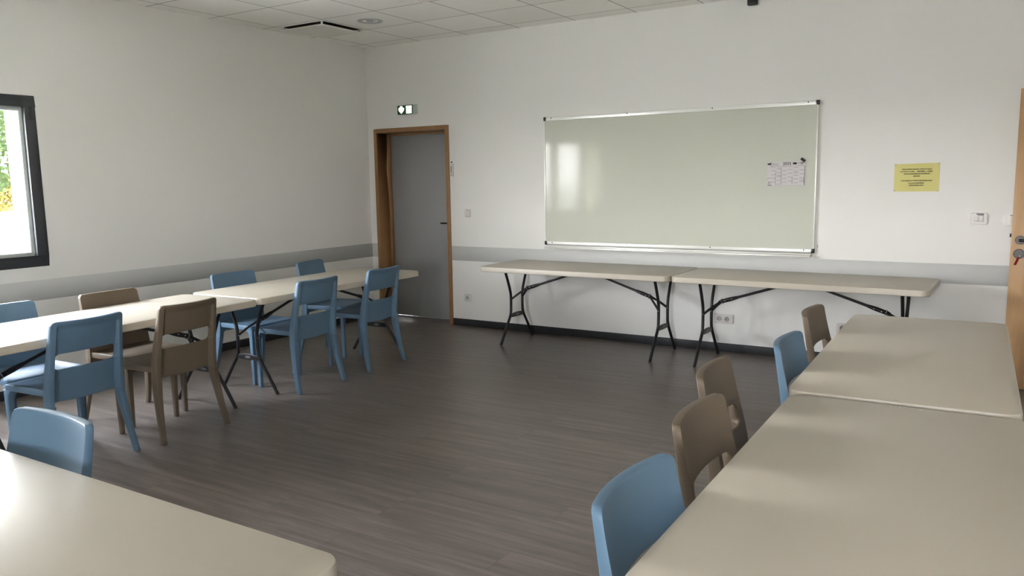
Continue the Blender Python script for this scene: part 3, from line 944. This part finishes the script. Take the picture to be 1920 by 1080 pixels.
# ------------------------------------------------------------------ yellow notice
nt_ = empty('notice_sheet', (5.279, -0.0005, 1.372)); tag(nt_, 'yellow paper notice with black French text taped to the back wall', 'notice')
bm = bmesh.new(); nw, nh = 0.304, 0.205
loft(bm, [[(nw * i / 8, -0.0015 - 0.0005 * math.sin(i), z) for z in (0, nh + 0.006 * i / 8)] + [(nw * i / 8, 0, z) for z in (nh + 0.006 * i / 8, 0)] for i in range(9)])
link_bm('paper', bm, m_yellow, nt_)
PN = lambda x, y, z: (x, -0.0026 - z, y)
lines = [('MERCI DE BIEN VOULOIR LAISSER LES SALLES', 0.1655, 0.0125, 0.93, 0), ('QUE VOUS OCCUPEZ,', 0.1480, 0.0125, 0.93, -0.062), ('PROPRES,', 0.1485, 0.0165, 0.95, 0.031),
         ('COMME', 0.1480, 0.0125, 0.95, 0.087), ('VOUS SOUHAITERIEZ LES TROUVER EN', 0.1310, 0.0125, 0.93, 0), ('ARRIVANT', 0.1140, 0.0125, 0.93, 0),
         ('LE MATERIEL EST A VOTRE DISPOSITION DANS', 0.0800, 0.0125, 0.93, 0), ('LE LOCAL RANGEMENT', 0.0620, 0.0125, 0.93, 0), ('DANS LA PETITE SALLE', 0.0450, 0.0125, 0.90, 0)]
for part_ in (lines[:6], lines[6:]):
    bm = bmesh.new()
    for s, zz, sz, xs, ox in part_:
        for dx_ in (-0.0004, 0.0004):
            text_mesh(bm, s, sz, lambda x, y, z: PN(x * 0.86 + nw / 2 + ox + dx_, y + zz, z + dx_ * 0.1), bold=0.0, xs=xs, depth=0.0003)
    link_bm('lettering', bm, m_ink_olive, nt_)
for cx_, cz_ in ((0.006, 0.006), (nw - 0.006, 0.006), (0.006, nh - 0.005), (nw - 0.006, nh)):
    bm = bmesh.new(); box(bm, (cx_ - 0.007, -0.0032, cz_ - 0.007), (cx_ + 0.007, -0.0018, cz_ + 0.007)); link_bm('tape', bm, m_tape, nt_)

# ------------------------------------------------------------------ exit sign
sg = empty('exit_sign', (0.460, 0, 2.212)); tag(sg, 'green and luminous emergency exit sign with white down arrow above the grey door', 'sign')
bm = bmesh.new(); box(bm, (0, -0.035, 0), (0.242, 0, 0.098)); link_bm('housing', bm, m_frame_w, sg, bevel=(0.004, 2))
bm = bmesh.new(); box(bm, (0.0, -0.040, 0.002), (0.116, -0.0345, 0.096)); box(bm, (0.104, -0.040, 0.002), (0.205, -0.0345, 0.012)); box(bm, (0.104, -0.040, 0.086), (0.205, -0.0345, 0.096)); box(bm, (0.190, -0.040, 0.012), (0.205, -0.0345, 0.086))
link_bm('green_panel', bm, m_green, sg)
bm = bmesh.new()
ar = [(0.040, 0.086), (0.066, 0.086), (0.066, 0.062), (0.086, 0.070), (0.086, 0.045), (0.053, 0.012), (0.020, 0.045), (0.020, 0.070), (0.040, 0.062)]
loft(bm, [[(x, -0.0405, z) for x, z in ar], [(x, -0.0425, z) for x, z in ar]]); link_bm('arrow', bm, m_signlit, sg)
bm = bmesh.new(); box(bm, (0.121, -0.0415, 0.012), (0.188, -0.0350, 0.086)); link_bm('lit_doorway', bm, m_signlit, sg)
bm = bmesh.new()
lathe(bm, [(0, 0.0428), (0.006, 0.0428), (0.006, 0.041)], 12, lambda r, a, h: (0.144 + r * math.cos(a), -h, 0.075 + r * math.sin(a)))
for pts in ([(0.150, 0.064), (0.160, 0.042)], [(0.150, 0.062), (0.136, 0.055), (0.130, 0.045)], [(0.150, 0.062), (0.166, 0.058), (0.174, 0.048)], [(0.160, 0.042), (0.176, 0.034), (0.182, 0.036)], [(0.160, 0.042), (0.150, 0.028), (0.138, 0.018)]):
    tube(bm, [(x, -0.0418, z) for x, z in pts], 0.004, 6)
link_bm('running_figure', bm, m_green, sg)


# ------------------------------------------------------------------ switches, sockets and small wall parts
def plate(name, x, z, w_, h_, label, cat, d=0.012):
    root = empty(name, (x, 0, z)); tag(root, label, cat)
    bm = bmesh.new(); lp = rrect(-w_ / 2, -h_ / 2, w_ / 2, h_ / 2, 0.006, 3)
    loft(bm, [[(a, 0, c) for a, c in lp], [(a, -d * 0.7, c) for a, c in lp], [(a * 0.95, -d, c * 0.95) for a, c in lp]])
    link_bm('cover_plate', bm, m_white, root, smooth=30)
    return root


def keys(root, xs, w_, h_, z=0, d=0.012):
    for x in xs:
        bm = bmesh.new(); box(bm, (x - w_ / 2, -d - 0.005, z - h_ / 2), (x + w_ / 2, -d + 0.001, z + h_ / 2)); link_bm('rocker', bm, m_white, root, bevel=(0.002, 2))


def tiny_label(root, x0, x1, z0, z1, m=None):
    bm = bmesh.new(); box(bm, (x0, -0.0135, z0), (x1, -0.0118, z1)); link_bm('printed_label', bm, m or m_ink, root)


s1 = plate('light_switch', 1.312, 1.179, 0.066, 0.080, 'single white light switch to the right of the grey door', 'switch')
keys(s1, [0], 0.042, 0.046); tiny_label(s1, -0.014, 0.012, 0.029, 0.033, m_grey_ink); tiny_label(s1, -0.016, 0.016, -0.034, -0.031, m_grey_ink)
s2 = plate('light_switch', 5.853, 1.172, 0.106, 0.082, 'double white wall switch below right of the yellow notice', 'switch')
keys(s2, [-0.0145, 0.0145], 0.028, 0.044, -0.002); tiny_label(s2, -0.018, 0.030, 0.030, 0.036)
tiny_label(s2, -0.008, 0.030, 0.024, 0.028)
s3 = plate('light_switch', 6.075, 1.165, 0.106, 0.082, 'white wall switch partly hidden behind the open wooden door', 'switch')
keys(s3, [0], 0.05, 0.044, -0.002); tiny_label(s3, -0.03, 0.0, 0.030, 0.034)


def outlet(root, x):
    bm = bmesh.new(); lathe(bm, [(0.0215, 0.0128), (0.0195, 0.0128), (0.0190, 0.004), (0, 0.004)], 24, lambda r, a, h: (x + r * math.cos(a), -h - 0.0004, r * math.sin(a)))
    w_ = link_bm('socket_well', bm, m_socket_in, root, smooth=40)
    bm = bmesh.new(); tube(bm, [(x, -0.004, 0.011), (x, -0.0125, 0.011)], 0.0025, 8); link_bm('earth_pin', bm, m_chrome, w_)
    bm = bmesh.new()
    for s in (-1, 1): lathe(bm, [(0, 0.0055), (0.003, 0.0055), (0.003, 0.004)], 8, lambda r, a, h: (x + s * 0.0095 + r * math.cos(a), -h - 0.0004, -0.003 + r * math.sin(a)))
    link_bm('pin_hole', bm, m_dark, w_)


# the cover plates of sockets need real openings: build them as frames around the wells
def socket_plate(x, z, w_, xs, label):
    root = empty('power_socket', (x, 0, z)); tag(root, label, 'socket')
    bm = bmesh.new()
    holes_ = [[(c + 0.021 * math.cos(2 * PI * k / 24), 0.021 * math.sin(2 * PI * k / 24)) for k in range(24)] for c in xs]
    panel(bm, rrect(-w_ / 2, -0.040, w_ / 2, 0.040, 0.006, 3), holes_, 0.012, lambda a, c: (a, -0.0125, c), lambda a, c: (a, 0, c), 0.0018)
    link_bm('cover_plate', bm, m_white, root, smooth=48)
    for c in xs: outlet(root, c)
    return root


socket_plate(1.287, 0.298, 0.082, [0], 'single white power socket low on the wall beside the grey door')
socket_plate(3.985, 0.286, 0.170, [-0.033, 0.036], 'double white power socket on the wall between the legs of the right back table')
socket_plate(4.990, 0.286, 0.170, [-0.036, 0.036], 'white power socket plate barely seen past the far taupe chair')

hd = empty('wall_holder', (1.132, 0, 1.622)); tag(hd, 'narrow upright white holder with dark slot on the wall right of the grey door frame', 'holder')
bm = bmesh.new(); box(bm, (-0.014, -0.014, -0.070), (0.016, 0, 0.062)); link_bm('case', bm, m_white, hd, bevel=(0.003, 2))
bm = bmesh.new(); box(bm, (-0.011, -0.0155, -0.03), (-0.004, -0.0135, 0.035)); box(bm, (-0.011, -0.0155, -0.058), (-0.003, -0.0135, -0.045)); link_bm('slot', bm, m_dark, hd)
bm = bmesh.new(); lathe(bm, [(0, 0.010), (0.007, 0.009), (0.008, 0)], 12, lambda r, a, h: (-0.008 + r * math.cos(a), -h, 0.078 + r * math.sin(a))); link_bm('fixing_knob', bm, m_black, hd, smooth=40)

bk = empty('wall_bracket', (4.183, 0, 2.876)); tag(bk, 'black box fixed high on the back wall at the top picture edge', 'bracket')
bm = bmesh.new(); box(bm, (-0.04, -0.05, 0), (0.037, -0.004, 0.068)); link_bm('black_box', bm, m_black, bk, bevel=(0.003, 2))
bm = bmesh.new(); box(bm, (-0.04, -0.0045, 0.004), (0.05, 0, 0.068)); link_bm('mounting_plate', bm, m_frame_w, bk)
bm = bmesh.new(); box(bm, (4.739, -0.004, 0.925), (4.742, 0, 0.948)); tag(link_bm('wall_hook', bm, m_grey_ink, bevel=(0.001, 1)), 'tiny grey hook in the wall beside the lower right whiteboard corner', 'hook')

# ------------------------------------------------------------------ ceiling vent and round lights
vt = empty('ceiling_vent', (VX0 + 0.3, VY0 - 0.3, H)); tag(vt, 'square ceiling vent with hanging flat plate and dark air gap', 'vent')
bm = bmesh.new()
for lo, hi in (((-0.291, -0.291), (0.291, -0.264)), ((-0.291, 0.264), (0.291, 0.291)), ((-0.291, -0.264), (-0.264, 0.264)), ((0.264, -0.264), (0.291, 0.264))):
    box(bm, (lo[0], lo[1], -0.004), (hi[0], hi[1], 0.002))
link_bm('vent_frame', bm, m_vent, vt, bevel=(0.001, 1))
bm = bmesh.new()
v = [[(sx * a, sy * a, z) for sx, sy in ((-1, -1), (1, -1), (1, 1), (-1, 1))] for a, z in ((0.266, 0.0), (0.240, 0.10))]
loft(bm, v); bm.faces.ensure_lookup_table(); bmesh.ops.delete(bm, geom=[f for f in bm.faces if all(abs(q.co.z) < 1e-5 for q in f.verts)], context='FACES')
link_bm('air_chamber', bm, m_chamber, vt)
bm = bmesh.new()
n = 12
g = [[None] * (n + 1) for _ in range(n + 1)]
for i in range(n + 1):
    for j in range(n + 1):
        x, y = -0.255 + 0.51 * i / n, -0.255 + 0.51 * j / n
        g[i][j] = bm.verts.new((x, y, -0.030))
for i in range(n):
    for j in range(n): bm.faces.new((g[i][j], g[i + 1][j], g[i + 1][j + 1], g[i][j + 1]))
r_ = bmesh.ops.extrude_face_region(bm, geom=bm.faces[:]); bmesh.ops.translate(bm, verts=[q for q in r_['geom'] if isinstance(q, bmesh.types.BMVert)], vec=(0, 0, 0.006))
link_bm('vent_plate', bm, m_vent, vt, bevel=(0.002, 1))
for sx, sy in ((-1, -1), (1, -1), (1, 1), (-1, 1)):
    bm = bmesh.new(); box(bm, (sx * 0.238, sy * 0.238, -0.026), (sx * 0.252, sy * 0.252, 0.02)); link_bm('hanger', bm, m_alu, vt)

cl = empty('ceiling_light', (LIGHTS[0][0], LIGHTS[0][1], H)); tag(cl, 'round recessed ceiling light next to the square vent', 'ceiling light')
bm = bmesh.new(); lathe(bm, [(0.078, 0.004), (0.078, -0.004), (0.088, -0.008), (0.112, -0.006), (0.116, 0.0)], 40); link_bm('trim_ring', bm, m_ring, cl, smooth=40)
bm = bmesh.new(); lathe(bm, [(0.078, 0.002), (0.072, 0.03), (0.055, 0.06), (0.03, 0.075)], 40); link_bm('reflector', bm, m_mirror, cl, smooth=40)
bm = bmesh.new(); lathe(bm, [(0.032, 0.074), (0.030, 0.05), (0.022, 0.042), (0, 0.040)], 24); link_bm('bulb', bm, m_frame_w, cl, smooth=40)
sm = empty('smoke_detector', (2.04, -1.575, H)); tag(sm, 'round white detector on the ceiling, just cut by the top picture edge', 'detector')
bm = bmesh.new(); lathe(bm, [(0.056, 0.0), (0.056, -0.012), (0.050, -0.016)], 32); link_bm('base', bm, m_ring, sm, smooth=40)
bm = bmesh.new(); lathe(bm, [(0.044, -0.012), (0.044, -0.030), (0.034, -0.042), (0, -0.044)], 32); link_bm('sensor_cap', bm, m_vent, sm, smooth=40)
